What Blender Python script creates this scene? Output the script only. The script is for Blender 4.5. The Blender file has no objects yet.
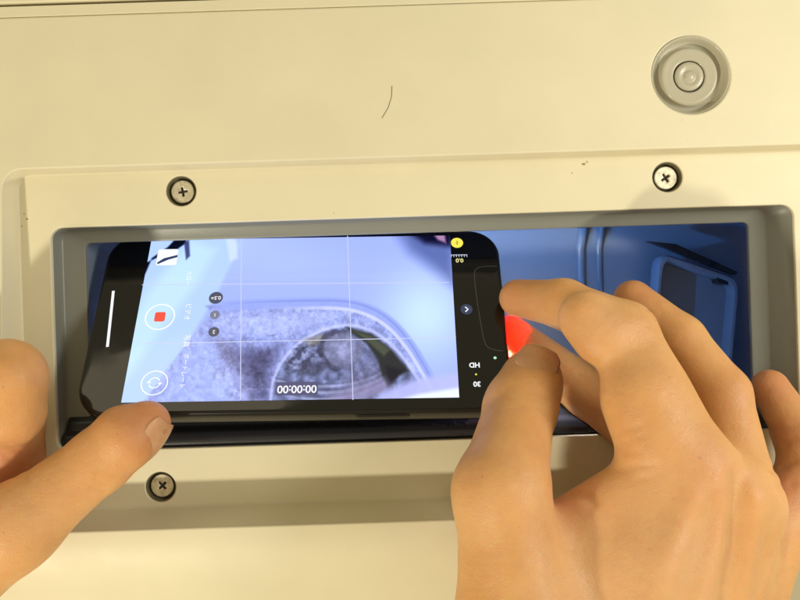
import bpy, bmesh, math, random
import numpy as np
from mathutils import Vector, Matrix

random.seed(4); RNG = np.random.default_rng(7)
sc = bpy.context.scene
COL = sc.collection
MM = 0.001

# ------------------------------------------------------------------ camera
CAM_H = 280.0          # mm above the recessed plate
F_PX = 771.0           # focal length in pixels of an 800 px wide picture
ROLL = math.radians(1.83)
cam_d = bpy.data.cameras.new('camera'); cam = bpy.data.objects.new('camera', cam_d); COL.objects.link(cam)
cam_d.sensor_width = 36.0; cam_d.lens = F_PX / 800.0 * 36.0
cam_d.clip_start = 0.005; cam_d.clip_end = 50.0
cam.location = (0, 0, CAM_H * MM); cam.rotation_euler = (0, 0, -ROLL)
sc.camera = cam

# ------------------------------------------------------------------ room light
w = bpy.data.worlds.new('World'); sc.world = w; w.use_nodes = True
bg = w.node_tree.nodes['Background']
bg.inputs[0].default_value = (1.0, 0.86, 0.53, 1); bg.inputs[1].default_value = 0.45

def area(name, loc, target, size, power, color):
    d = bpy.data.lights.new(name, 'AREA'); d.shape = 'DISK'; d.size = size; d.energy = power; d.color = color
    o = bpy.data.objects.new(name, d); COL.objects.link(o)
    o.location = loc
    o.rotation_euler = (Vector(target) - Vector(loc)).to_track_quat('-Z', 'Y').to_euler()
    return o
area('room_lamp', (-0.38, -0.46, 0.48), (0.05, -0.1, 0), 0.042, 3.5, (1.0, 0.93, 0.73))
area('side_light', (0.42, 0.06, 0.30), (0.12, 0.02, 0), 0.20, 1.5, (1.0, 0.98, 0.90))
rear = area('rear_light', (-0.36, 0.60, 0.555), (0, 0, 0), 0.30, 0.5, (1.0, 0.88, 0.60))     # the pale strip mirrored in the phone's glass
rear.data.shape = 'RECTANGLE'; rear.data.size = 0.36; rear.data.size_y = 0.30

vs = sc.view_settings
vs.view_transform = 'Standard'; vs.look = 'None'; vs.gamma = 1; vs.exposure = 0.05; vs.use_curve_mapping = False

# ------------------------------------------------------------------ geometry helpers (mm)
CA, SA = math.cos(ROLL), math.sin(ROLL)
def at(px, py, z):
    """point at height z (mm) that the photograph shows at px,py"""
    k = (CAM_H - z) / F_PX
    u, v = (px - 400) * k, (300 - py) * k
    return np.array([u * CA + v * SA, -u * SA + v * CA, z])

def new_obj(name, me, mat=None, parent=None, smooth=True):
    """mesh in mm, world coordinates -> object in metres relative to its root"""
    o = bpy.data.objects.new(name, me); COL.objects.link(o)
    root = parent
    while root is not None and root.parent is not None: root = root.parent
    off = root.location if root is not None else Vector((0, 0, 0))
    me.transform(Matrix.Translation(-off) @ Matrix.Scale(MM, 4))
    if mat: me.materials.clear(); me.materials.append(mat)
    if parent is not None: o.parent = parent
    if smooth: me.shade_smooth()
    return o

def mesh(name, V, F):
    me = bpy.data.meshes.new(name); me.from_pydata([tuple(map(float, v)) for v in V], [], F); me.update(); return me

def thing(name, loc, label, cat, group=None):
    o = bpy.data.objects.new(name, None); COL.objects.link(o); o.empty_display_size = 0.01
    o.location = Vector(loc) * MM; o['label'] = label; o['category'] = cat
    if group: o['group'] = group
    return o

def rrect(x0, x1, y0, y1, r, n=8):
    pts = []
    for cx, cy, a in ((x1 - r, y1 - r, 0), (x0 + r, y1 - r, 90), (x0 + r, y0 + r, 180), (x1 - r, y0 + r, 270)):
        for i in range(n + 1):
            t = math.radians(a + 90 * i / n); pts.append((cx + r * math.cos(t), cy + r * math.sin(t)))
    return pts
def circle(cx, cy, r, n=48):
    return [(cx + r * math.cos(2 * math.pi * i / n), cy + r * math.sin(2 * math.pi * i / n)) for i in range(n)]

def loft(name, rings, cap0=False, cap1=False, flip=False):
    n = len(rings[0]); V = [p for r in rings for p in r]; F = []
    for i in range(len(rings) - 1):
        for j in range(n):
            a, b = i * n + j, i * n + (j + 1) % n
            q = (a, b, b + n, a + n); F.append(q[::-1] if flip else q)
    if cap0: F.append(tuple(range(n)) if flip else tuple(range(n))[::-1])
    if cap1:
        L = tuple(range((len(rings) - 1) * n, len(rings) * n)); F.append(L[::-1] if flip else L)
    return mesh(name, V, F)

def lathe(name, c, prof, n=64):
    return loft(name, [[(c[0] + r * math.cos(2 * math.pi * j / n), c[1] + r * math.sin(2 * math.pi * j / n), c[2] + z)
                        for j in range(n)] for r, z in prof])

def to_mesh(curve, name):
    o = bpy.data.objects.new('tmp', curve); COL.objects.link(o)
    dg = bpy.context.evaluated_depsgraph_get()
    me = bpy.data.meshes.new_from_object(o.evaluated_get(dg)); me.name = name
    bpy.data.objects.remove(o); return me

def sheet(name, loops, ztop, thick, bevel=0.5):
    """flat plate with holes and softened edges; top face at ztop"""
    c = bpy.data.curves.new(name, 'CURVE'); c.dimensions = '2D'; c.fill_mode = 'BOTH'
    c.extrude = thick / 2 - bevel; c.bevel_depth = bevel; c.bevel_resolution = 3; c.offset = -bevel
    for lp in loops:
        s = c.splines.new('POLY'); s.points.add(len(lp) - 1); s.use_cyclic_u = True
        for p, q in zip(s.points, lp): p.co = (q[0], q[1], 0, 1)
    me = to_mesh(c, name); me.transform(Matrix.Translation((0, 0, ztop - thick / 2)))
    return me

def tube(name, pts, r, n=8):
    V = []; F = []; pts = [Vector(p) for p in pts]
    for i, p in enumerate(pts):
        t = (pts[min(i + 1, len(pts) - 1)] - pts[max(i - 1, 0)]).normalized()
        a = t.orthogonal().normalized() if i == 0 else (a - t * a.dot(t)).normalized()
        b = t.cross(a); rr = r(i / (len(pts) - 1)) if callable(r) else r
        V += [p + (a * math.cos(2 * math.pi * j / n) + b * math.sin(2 * math.pi * j / n)) * rr for j in range(n)]
    for i in range(len(pts) - 1):
        for j in range(n): F.append((i * n + j, i * n + (j + 1) % n, (i + 1) * n + (j + 1) % n, (i + 1) * n + j))
    F.append(tuple(range(n))[::-1]); F.append(tuple(range((len(pts) - 1) * n, len(pts) * n)))
    return mesh(name, V, F)

def sharp(o, ang=35):
    me = o.data
    try: me.set_sharp_from_angle(angle=math.radians(ang))
    except Exception: pass
    return o

# ------------------------------------------------------------------ materials
class NT:
    def __init__(s, name):
        s.m = bpy.data.materials.new(name); s.m.use_nodes = True
        s.t = s.m.node_tree; s.b = s.t.nodes['Principled BSDF']
    def n(s, typ, **kw):
        x = s.t.nodes.new(typ)
        for k, v in kw.items():
            if k.startswith('_'): setattr(x, k[1:], v)
            else: x.inputs[k.replace('_', ' ')].default_value = v
        return x
    def l(s, a, b): s.t.links.new(a, b)
    def coord(s): return s.n('ShaderNodeTexCoord').outputs['Object']
    def noise(s, scale, detail=4, rough=0.5):
        x = s.n('ShaderNodeTexNoise', Scale=scale, Detail=detail, Roughness=rough); s.l(s.coord(), x.inputs['Vector']); return x.outputs['Fac']
    def ramp(s, fac, p0, p1, c0=(0, 0, 0, 1), c1=(1, 1, 1, 1)):
        r = s.n('ShaderNodeValToRGB'); e = r.color_ramp.elements
        e[0].position = p0; e[1].position = p1; e[0].color = c0; e[1].color = c1
        s.l(fac, r.inputs[0]); return r.outputs[0]
    def mix(s, fac, a, b, typ='MIX'):
        x = s.n('ShaderNodeMix', _data_type='RGBA', _blend_type=typ)
        for sock, v in ((x.inputs[0], fac), (x.inputs[6], a), (x.inputs[7], b)):
            if hasattr(v, 'links'): s.l(v, sock)
            else: sock.default_value = v
        return x.outputs[2]
    def bump(s, h, strength, dist, prev=None):
        x = s.n('ShaderNodeBump', Strength=strength, Distance=dist); s.l(h, x.inputs['Height'])
        if prev is not None: s.l(prev, x.inputs['Normal'])
        return x.outputs[0]
    def set(s, **kw):
        for k, v in kw.items():
            i = s.b.inputs[k.replace('_', ' ')]
            if hasattr(v, 'links'): s.l(v, i)
            else: i.default_value = v
        return s

def plastic(name, col, rough, dirt=0.25, dirtcol=(0.30, 0.22, 0.12, 1), grain=0.12, scale=1.0):
    t = NT(name)
    big = t.ramp(t.noise(22 * scale, 5, 0.6), 0.35, 0.75)
    c = t.mix(big, (*col, 1), (*[x * 0.93 for x in col], 1))
    sp = t.ramp(t.noise(420 * scale, 3, 0.6), 0.70, 0.80)
    patch = t.ramp(t.noise(35 * scale, 3, 0.5), 0.52, 0.72)
    fac = t.mix(1.0, sp, patch, 'MULTIPLY')
    fac = t.mix(1.0, fac, (dirt, dirt, dirt, 1), 'MULTIPLY')
    t.set(Base_Color=t.mix(fac, c, dirtcol))
    if dirt > 0: t.set(Roughness=t.ramp(t.noise(60, 5, 0.6), 0.3, 0.7, (rough - .05,) * 3 + (1,), (rough + .08,) * 3 + (1,)))
    else: t.set(Roughness=rough)
    t.set(Normal=t.bump(t.noise(1400, 3, 0.5), grain, 0.0002), Specular_IOR_Level=0.45)
    return t.m

M = {}
M['cream'] = plastic('cream_plastic', (0.72, 0.66, 0.475), 0.52)
M['liner'] = plastic('grey_liner_plastic', (0.225, 0.23, 0.20), 0.34, 0.5, (0.12, 0.1, 0.07, 1))
M['duct'] = plastic('duct_plastic', (0.25, 0.31, 0.42), 0.24, 0.0, (0.1, 0.1, 0.1, 1))
M['dark_strip'] = plastic('dark_gloss', (0.022, 0.023, 0.028), 0.28, 0.3, (0.15, 0.14, 0.12, 1))
M['cap'] = plastic('clear_grey_cap', (0.46, 0.43, 0.325), 0.24, 0.8, (0.2, 0.17, 0.1, 1), 0.12, 1.6)
M['dark'] = NT('dark_hole').set(Base_Color=(0.02, 0.018, 0.015, 1), Roughness=0.6).m
M['hair'] = NT('hair_fibre').set(Base_Color=(0.05, 0.03, 0.015, 1), Roughness=0.5).m
def metal(name, col, rough, dirt):
    t = NT(name)
    f = t.ramp(t.noise(500, 4, 0.6), 0.45, 0.75)
    t.set(Base_Color=t.mix(f, (*col, 1), (*[c * dirt for c in col], 1)), Metallic=0.9,
          Roughness=t.ramp(t.noise(300, 3), 0.3, 0.7, (rough,) * 3 + (1,), (rough + .2,) * 3 + (1,)))
    return t.m
M['screw'] = metal('screw_steel', (0.80, 0.745, 0.58), 0.42, 0.6)
M['bore'] = plastic('shaded_grimy_bore', (0.13, 0.115, 0.065), 0.5, 0.5)  # recess shade put into the base colour, dirt specks over it
M['frame'] = NT('graphite_frame').set(Base_Color=(0.022, 0.021, 0.02, 1), Metallic=0.6, Roughness=0.25).m
t = NT('phone_glass').set(Base_Color=(0.004, 0.004, 0.005, 1), Specular_IOR_Level=0.5)
t.set(Roughness=t.ramp(t.noise(140, 4), 0.4, 0.75, (0.05,) * 3 + (1,), (0.13,) * 3 + (1,)))
M['glass'] = t.m
M['lens'] = NT('lens_glass').set(Base_Color=(0.01, 0.01, 0.015, 1), Roughness=0.04).m

def glow(name, col, s=1.0):
    return NT(name).set(Base_Color=(0, 0, 0, 1), Emission_Color=(*col, 1), Emission_Strength=s, Roughness=0.12).m
M['ui_white'] = glow('ui_white', (0.95, 0.97, 1.0))
M['ui_soft'] = glow('ui_soft', (0.70, 0.76, 0.95))
M['ui_grid'] = glow('ui_grid', (0.62, 0.66, 0.92))
M['ui_red'] = glow('ui_red', (0.92, 0.09, 0.05))
M['ui_disc'] = glow('ui_disc', (0.075, 0.08, 0.13))
M['ui_box'] = glow('ui_box', (0.10, 0.095, 0.20))
M['ui_yellow'] = glow('ui_yellow', (0.95, 0.85, 0.10))
M['ui_green'] = glow('ui_green', (0.45, 0.85, 0.55))
M['ui_dim'] = glow('ui_dim', (0.045, 0.042, 0.03))
M['ui_navy'] = glow('ui_navy', (0.03, 0.05, 0.13))
M['led'] = glow('led', (0.6, 0.75, 1.0), 6.0)

t = NT('live_picture')
a = t.n('ShaderNodeAttribute', _attribute_name='picture')
t.set(Base_Color=(0.004, 0.004, 0.005, 1), Roughness=0.08, Emission_Color=a.outputs['Color'], Emission_Strength=1.15)
M['live'] = t.m

# skin
def skin_mat(name):
    t = NT(name)
    a = t.n('ShaderNodeAttribute', _attribute_name='tint')       # r: redness, g: paleness
    sep = t.n('ShaderNodeSeparateColor'); t.l(a.outputs['Color'], sep.inputs[0])
    base = t.mix(t.ramp(t.noise(55, 4, 0.55), 0.3, 0.7), (0.71, 0.40, 0.16, 1), (0.63, 0.325, 0.115, 1))
    mott = t.ramp(t.noise(260, 4, 0.6), 0.35, 0.72)
    base = t.mix(t.mix(1.0, mott, (0.22, 0.22, 0.22, 1), 'MULTIPLY'), base, (0.56, 0.25, 0.14, 1))
    base = t.mix(sep.outputs[0], base, (0.50, 0.17, 0.09, 1))
    base = t.mix(sep.outputs[1], base, (0.68, 0.46, 0.30, 1))
    spots = t.ramp(t.noise(520, 2, 0.4), 0.74, 0.80)
    base = t.mix(t.mix(1.0, spots, (0.28, 0.28, 0.28, 1), 'MULTIPLY'), base, (0.26, 0.12, 0.06, 1))
    mr = t.n('ShaderNodeMapRange'); mr.inputs[3].default_value = 0.0045; mr.inputs[4].default_value = 0.020
    t.l(sep.outputs[2], mr.inputs[0])
    t.set(Base_Color=base, Subsurface_Weight=0.6, Subsurface_Scale=mr.outputs[0], Subsurface_Radius=(1.0, 0.22, 0.08))
    t.set(Roughness=t.ramp(t.noise(180, 4), 0.3, 0.7, (0.40,) * 3 + (1,), (0.56,) * 3 + (1,)), Specular_IOR_Level=0.40)
    v = t.n('ShaderNodeTexVoronoi', Scale=900.0, _feature='DISTANCE_TO_EDGE')
    # jitter the cells so the skin lines do not look regular
    nz = t.n('ShaderNodeTexNoise', Scale=320.0, Detail=3.0)
    co = t.coord(); t.l(co, nz.inputs['Vector'])
    mx = t.n('ShaderNodeMix', _data_type='VECTOR'); mx.inputs[0].default_value = 0.006
    t.l(co, mx.inputs[4]); t.l(nz.outputs['Color'], mx.inputs[5]); t.l(mx.outputs[1], v.inputs['Vector'])
    b1 = t.bump(t.ramp(v.outputs['Distance'], 0.0, 0.22), 0.26, 0.0002)
    b2 = t.bump(t.noise(240, 5, 0.6), 0.42, 0.0008, b1)
    t.set(Normal=b2)
    return t.m
M['skin'] = skin_mat('skin')
t = NT('fingernail')
t.set(Base_Color=t.mix(t.ramp(t.noise(300, 3), 0.3, 0.7), (0.56, 0.29, 0.145, 1), (0.62, 0.34, 0.19, 1)), Roughness=0.36,
      Subsurface_Weight=0.4, Subsurface_Scale=0.002, Subsurface_Radius=(1, .35, .2))
M['nail'] = t.m
M['nail_tip'] = NT('nail_edge').set(Base_Color=(0.66, 0.46, 0.30, 1), Roughness=0.35).m

# ================================================================== APPLIANCE
def zc(y): return 11.0 - 0.062 * max(y, -80.0) - (0.0 if y > -80 else 0.42 * (-80 - y) * min(1.0, (-80 - y) / 24.0))      # the casing slopes: deeper step along the near edge of the recess
ZC = 11.0
def at_c(px, py, dz=0.0):
    z = 6.0
    for _ in range(4): z = zc(at(px, py, z)[1]) + dz
    return at(px, py, z)
def slope(me):
    bm = bmesh.new(); bm.from_mesh(me)
    for yy in (-80, -84, -88, -92, -98, -104, -130):
        bmesh.ops.bisect_plane(bm, geom=bm.verts[:] + bm.edges[:] + bm.faces[:], plane_co=(0, yy, 0), plane_no=(0, 1, 0))
    bm.to_mesh(me); bm.free()
    for v in me.vertices: v.co.z += zc(v.co.y) - ZC
    return me
app = thing('appliance', at(400, 300, -82), 'cream plastic appliance casing with a recessed plate and rectangular opening', 'appliance')
# recess edges on the casing / on the plate
RO = (-138.9, 164.0, -75.8, 50.3); RI = (-137.4, 162.0, -72.2, 49.6)
OP = (-126.2, 143.9, -51.2, 30.2)          # opening in the plate
IN = (-117.0, 131.0, -50.0, 25.0)          # inner hole below the ledge
cap_c = at_c(691, 75)
casing = sheet('casing', [rrect(-420, 420, -330, 105.4, 3), rrect(*RO, 7, 10), circle(cap_c[0], cap_c[1], 14.0)], ZC, 4.0, 0.7)
new_obj('casing', slope(casing), M['cream'], app)
strip = sheet('rear_trim', [rrect(-420, 420, 105.5, 109.4, 0.3)], ZC + 0.05, 4.0, 0.25)
new_obj('rear_trim', slope(strip), M['cream'], app)
back = sheet('rear_casing', [rrect(-420, 420, 110.4, 330, 1.2)], ZC + 0.6, 4.0, 0.7)
new_obj('rear_casing', slope(back), M['cream'], app)
new_obj('seam', slope(sheet('seam', [rrect(-419, 419, 103, 113, .5)], ZC - 3.0, 1.0, 0.2)), M['dark'], app)

def ring(R, z, r, n=10): return [(x, y, z) for x, y in rrect(*R, r, n)]
def off(R, d): return (R[0] - d, R[1] + d, R[2] - d, R[3] + d)
def lerpR(A, B, t): return tuple(a + (b - a) * t for a, b in zip(A, B))
prof = []
def sring(R, f, r): return [(x, y, f * (zc(y) - .6) - .1) for x, y in rrect(*R, r, 10)]
RB = off(RO, 1.0)
prof = [sring(RB, .95, 8.0), sring(off(RO, .12), .985, 7.1), sring(RO, .95, 7), sring(lerpR(RO, RI, .6), .42, 6.2), sring(lerpR(RO, RI, .9), .12, 5.6), sring(RI, .03, 5.2), sring(off(RI, -.8), 0, 4.6)]
new_obj('recess_wall', loft('recess_wall', prof, flip=False), M['cream'], app)

screws = [at(181, 191, 0), at(667.5, 177, 0), at(160.5, 487, 0)]
plate = sheet('recess_plate', [rrect(-150, 172, -84, 58, 5), rrect(*OP, 4.5, 10)] + [circle(s[0], s[1], 5.5) for s in screws], 0.0, 2.4, 0.45)
new_obj('recess_plate', plate, M['cream'], app)

# liner of the opening: side wall, ledge and inner lip
L1 = (OP[0] + 0.6, OP[1] - 6.5, OP[2] + .2, OP[3] - 0.5)
lin = [ring(off(OP, 0.9), -0.9, 5.4), ring(off(OP, 0.1), -1.1, 4.6), ring(lerpR(OP, L1, .5), -4.4, 4.4), ring(L1, -7.2, 4.0), ring(off(L1, -.7), -8.0, 3.4),
       ring(off(IN, .6), -8.0, 2.6), ring(IN, -8.35, 2.2), ring(IN, -10.0, 2.2), ring(off(IN, .8), -10.2, 2.4)]
sharp(new_obj('opening_liner', loft('opening_liner', lin), M['liner'], app), 50)
# added dark strip along the opening's near edge, shade put into its colour
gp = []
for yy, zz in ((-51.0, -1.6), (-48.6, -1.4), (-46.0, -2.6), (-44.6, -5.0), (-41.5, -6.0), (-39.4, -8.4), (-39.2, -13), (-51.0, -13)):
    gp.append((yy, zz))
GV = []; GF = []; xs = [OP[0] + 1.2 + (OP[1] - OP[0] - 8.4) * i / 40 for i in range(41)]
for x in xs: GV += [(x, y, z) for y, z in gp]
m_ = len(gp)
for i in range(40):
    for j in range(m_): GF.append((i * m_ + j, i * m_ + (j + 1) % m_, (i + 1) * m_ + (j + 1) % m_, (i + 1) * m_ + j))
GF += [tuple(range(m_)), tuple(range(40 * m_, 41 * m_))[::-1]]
g = new_obj('dark_strip', mesh('dark_strip', GV, GF), M['dark_strip'], app)
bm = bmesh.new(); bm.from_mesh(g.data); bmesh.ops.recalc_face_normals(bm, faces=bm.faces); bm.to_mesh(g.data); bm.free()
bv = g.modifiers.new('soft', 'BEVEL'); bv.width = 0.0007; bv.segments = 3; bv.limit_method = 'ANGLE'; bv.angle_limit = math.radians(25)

# duct below the opening
D0 = off(IN, 1.2); D1 = (IN[0] - 1, IN[1] + 30, IN[2] - 2, IN[3] + 10); D2 = (IN[0] + 4, IN[1] + 36, IN[2] + 2, IN[3] + 8)
duct = [ring(off(IN, .5), -10.05, 2.4), ring(D1, -14, 5), ring(D1, -40, 7), ring(D2, -70, 9), ring(off(D2, -4), -76, 9), ring(off(D2, -12), -78, 9)]
new_obj('duct', loft('duct', duct, cap1=True, flip=False), M['duct'], app)

# filter seat inside the duct: raised frame, sunken panel, slot
def patch_frame(name, corners, width, h, z, mat, parent):
    c = np.array([[*p] for p in corners]); ctr = c.mean(0)
    rings = []
    def rr(f, zz):
        pts = []
        P = ctr + (c - ctr) * f
        for i in range(4):
            p0, p1, p2 = P[i - 1], P[i], P[(i + 1) % 4]
            a = p1 + (p0 - p1) * 0.14; b = p1 + (p2 - p1) * 0.14
            for k in range(7):
                s = k / 6; q = (1 - s) ** 2 * a + 2 * s * (1 - s) * p1 + s * s * b; pts.append((q[0], q[1], q[2] + zz))
        return pts
    w_ = width
    for f, zz in ((1.0, -6), (1.0, h * .6), (1 - w_ * .25, h), (1 - w_ * .75, h), (1 - w_, h * .5), (1 - w_, -4.5), (0.02, -4.5)):
        rings.append(rr(f, zz))
    return sharp(new_obj(name, loft(name, rings, cap1=True), mat, parent), 45)
ZF = -62
seat = patch_frame('filter_seat', [at(657, 252, ZF), at(737, 279, ZF), at(727, 388, ZF + 4), at(648, 366, ZF + 4)], 0.13, 3.4, ZF, M['duct'], app)
sl = [at(648, 241, ZF + 3), at(676, 244, ZF + 3), at(738, 272, ZF + 3), at(735, 275, ZF + 3)]
new_obj('slot', loft('slot', [[(p[0], p[1], p[2] - 4) for p in sl], [tuple(p) for p in sl]], True, True), M['dark_strip'], app, False)
clip = [at(716, 276, ZF + 3), at(729, 279, ZF + 3), at(728, 285, ZF + 3), at(719, 283, ZF + 3)]
new_obj('clip', loft('clip', [[(p[0], p[1], p[2] - 7) for p in clip], [tuple(p) for p in clip]], True, True), M['dark_strip'], app, False)
# ridges added to the rear duct wall to imitate vertical streaks of reflected light
for px, wd in ((618, 2.2), (640, 1.6)):
    a = at(px, 240, -20); b = at(px + 2, 300, -72)
    new_obj('streak_ridge', tube('streak_ridge', [(a[0], 35.8, -16), (a[0], 35.6, -40), (a[0] - 1, 33.8, -69), (a[0] - 1, 21, -78.2), (a[0] - 1, -20, -78.8)], wd, 12), M['duct'], app)

# screws in their counterbores
def cross(c, L, wd, rot):
    pts = [(L, -wd), (L, wd), (wd, wd), (wd, L), (-wd, L), (-wd, wd), (-L, wd), (-L, -wd), (-wd, -wd), (-wd, -L), (wd, -L), (wd, -wd)]
    return [(c[0] + x * math.cos(rot) - y * math.sin(rot), c[1] + x * math.sin(rot) + y * math.cos(rot)) for x, y in pts]
for (s, rot) in zip(screws, (0.15, 0.55, 0.75)):
    bore = lathe('counterbore', (s[0], s[1], 0), [(6.2, -1.2), (5.5, -0.6), (5.15, -0.75), (5.0, -3.4), (4.6, -3.9), (0.3, -3.9)], 48)
    b_ = sharp(new_obj('counterbore', bore, M['bore'], app), 40)
    head = sheet('screw', [circle(s[0], s[1], 4.25, 48), cross(s, 1.75, 0.40, rot)], -2.0, 1.9, 0.38)
    h_ = new_obj('screw', head, M['screw'], app)
    new_obj('cross_recess', lathe('cross_recess', (s[0], s[1], -3.2), [(2.6, 0), (0.05, -0.1)], 16), M['dark'], h_)

# round cap
cap = lathe('round_cap', tuple(cap_c), [(14.6, -2), (14.1, -0.5), (13.7, -0.15), (13.3, -0.5), (12.9, -2.6), (12.2, -3.7), (11.0, -3.8), (10.4, -3.0), (10.0, -1.6), (9.4, -1.4),
        (8.6, -1.55), (7.2, -1.6), (6.3, -1.6), (5.75, -1.65), (5.6, -2.6)], 96)
o = new_obj('round_cap', cap, M['cap'], app)
new_obj('centre_gap', lathe('centre_gap', tuple(cap_c), [(5.9, -2.3), (5.0, -2.35)], 64), M['dark'], o)
new_obj('centre_button', lathe('centre_button', tuple(cap_c), [(5.15, -2.6), (5.1, -1.6), (4.95, -1.3), (3.2, -1.25), (2.7, -1.7), (2.1, -1.75), (1.8, -1.3), (0.9, -1.0), (0.02, -0.95)], 64), M['cap'], o)

# a short hair on the casing
hp = [at_c(392, 86, .07), at_c(391.5, 97, .06), at_c(388, 108, .06), at_c(382, 118, .07)]
hh = []
for i in range(len(hp) - 1):
    for k in range(4): hh.append(hp[i] + (hp[i + 1] - hp[i]) * k / 4)
hh.append(hp[-1])
h = new_obj('hair', tube('hair', hh, 0.09, 6), M['hair']); h['label'] = 'short curved dark hair lying on the cream casing'; h['category'] = 'hair'
# specks of grime on the plate
for k, (px, py, r) in enumerate(((584, 164, 1.1), (587, 162, .6), (572, 173, .5), (27, 219, 0.8), (24, 214, .5), (22, 226, .5), (334, 213, .4))):
    c_ = at(px, py, 0.02)
    V = [(c_[0], c_[1], 0.14 * r)] ; n = 14
    for i in range(n):
        a_ = 2 * math.pi * i / n; rr_ = r * (0.5 + 0.5 * random.random()); V.append((c_[0] + rr_ * math.cos(a_), c_[1] + rr_ * math.sin(a_) * 0.7, -0.02))
    gme = mesh('grime', V, [(0, 1 + i, 1 + (i + 1) % n) for i in range(n)])
    if 'grime' not in M: M['grime'] = NT('grime').set(Base_Color=(0.30, 0.23, 0.12, 1), Roughness=.8).m
    new_obj('grime', gme, M['grime'], app)

# ================================================================== PHONE
TILT = math.radians(31.0); BETA = math.radians(-0.95)
PC = at(299, 316.5, -2.0)
E1 = np.array([math.cos(BETA), math.sin(BETA), 0.0])
p_ = np.array([-math.sin(BETA), math.cos(BETA), 0.0])
E2 = p_ * math.cos(TILT) + np.array([0, 0, -math.sin(TILT)])
EN = np.cross(E1, E2)
LEN, WID, THK = 150.9, 75.7, 8.3
def P(u, v, n=0.0): return PC + E1 * u + E2 * v + EN * n
def on_phone(px, py, n=0.0):
    """local u,v of the spot on the phone's face that shows at px,py"""
    o_ = np.array([0, 0, CAM_H]); d_ = at(px, py, 0) - o_
    s = np.dot(PC + EN * n - o_, EN) / np.dot(d_, EN); q = o_ + d_ * s - PC
    return float(np.dot(q, E1)), float(np.dot(q, E2))
def project(q):
    x, y = q[..., 0], q[..., 1]; k = F_PX / (CAM_H - q[..., 2])
    return 400 + (x * CA - y * SA) * k, 300 - (x * SA + y * CA) * k

phone = thing('smartphone', P(0, -WID / 2, -THK), 'black smartphone lying in the opening, its screen showing a dusty duct', 'smartphone')
def pring(inset, n_, r=11.5):
    return [tuple(P(x, y, n_)) for x, y in rrect(-LEN / 2 + inset, LEN / 2 - inset, -WID / 2 + inset, WID / 2 - inset, r - inset, 12)]
body = loft('body', [pring(1.4, -THK), pring(.55, -THK + .25), pring(.12, -THK + .9), pring(0, -THK + 1.7), pring(0, -1.9), pring(.10, -1.0), pring(.40, -.4), pring(.62, -.26), pring(.9, -.3)], True, True)
sharp(new_obj('body', body, M['frame'], phone), 60)
glass = loft('front_glass', [pring(.95, -.5), pring(.85, -.12), pring(1.05, .02), pring(1.5, .06)], False, True)
new_obj('front_glass', glass, M['glass'], phone)
def local_prism(name, pts2, n0, n1, mat, parent, smooth=False):
    return new_obj(name, loft(name, [[tuple(P(x, y, n0)) for x, y in pts2], [tuple(P(x, y, n1)) for x, y in pts2]], True, True), mat, parent, smooth)
# side button on the long edge that faces the user
u0, _ = on_phone(355, 413); u1, _ = on_phone(410, 413)
bt = [[tuple(P(x, -WID / 2 + .3 - d, z)) for x, z in rrect(u0, u1, -4.9, -2.4, 1.2, 6)] for d in (0, .55)] + \
     [[tuple(P(x, -WID / 2 + .3 - .75, z)) for x, z in rrect(u0 + .25, u1 - .25, -4.65, -2.65, .95, 6)]]
new_obj('side_button', loft('side_button', bt, True, True), M['frame'], phone)
# camera bump and torch on the back
LED_UV = (LEN / 2 - 13.0, 13.0); ADDED_LED_UV = (LEN / 2 - 2.8, -5.5)
local_prism('camera_bump', rrect(LEN / 2 - 36, LEN / 2 - 4, 2, 32, 8, 8), -THK - 1.6, -THK + .2, M['glass'], phone)
for u_, v_ in ((LEN / 2 - 12, 24), (LEN / 2 - 28, 24), (LEN / 2 - 20, 10)):
    local_prism('camera_lens', circle(u_, v_, 6, 32), -THK - 3.0, -THK - 1.4, M['lens'], phone)
def torch(uv, power, col, aim, cone):
    """one of the two flash diodes on the back of the phone"""
    local_prism('torch_emitter', circle(*uv, 1.6, 24), -THK - .25, -THK + .2, M['led'], phone)
    ld = bpy.data.lights.new('torch_light', 'SPOT'); ld.energy = power; ld.color = col; ld.shadow_soft_size = 0.0012
    ld.spot_size = math.radians(cone); ld.spot_blend = 0.4
    lo = bpy.data.objects.new('torch_light', ld); COL.objects.link(lo)
    lo.location = Vector(P(*uv, -THK - .9)) * MM
    lo.rotation_euler = Vector(aim).to_track_quat('-Z', 'Y').to_euler()
torch(LED_UV, 1.5, (0.09, 0.40, 1.0), (0.75, 0.45, -0.8), 124)
torch(ADDED_LED_UV, 3.4, (0.85, 0.86, 1.0), tuple(-EN + 0.45 * E1 + .06 * E2), 130)  # added emitter, covered by the fingertip to make it glow red
ADDED_LED = P(*ADDED_LED_UV, -THK - .9)

# ---- the live picture: colours painted per vertex on the display
ua, _ = on_phone(145, 243); ub, _ = on_phone(128.3, 401.7); uc, _ = on_phone(445, 236.7); ud, _ = on_phone(464.8, 396.7)
UL, UR = (ua + ub) / 2, (uc + ud) / 2
VB = on_phone(300, 400)[1]; VT = WID / 2 - 2.6
VB = max(VB, -WID / 2 + 1.9)
NX, NY = 560, 300
uu, vv = np.meshgrid(np.linspace(UL, UR, NX), np.linspace(VB, VT, NY))
pts = PC + uu[..., None] * E1 + vv[..., None] * E2 + 0.10 * EN
X, Y = project(pts)

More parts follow.
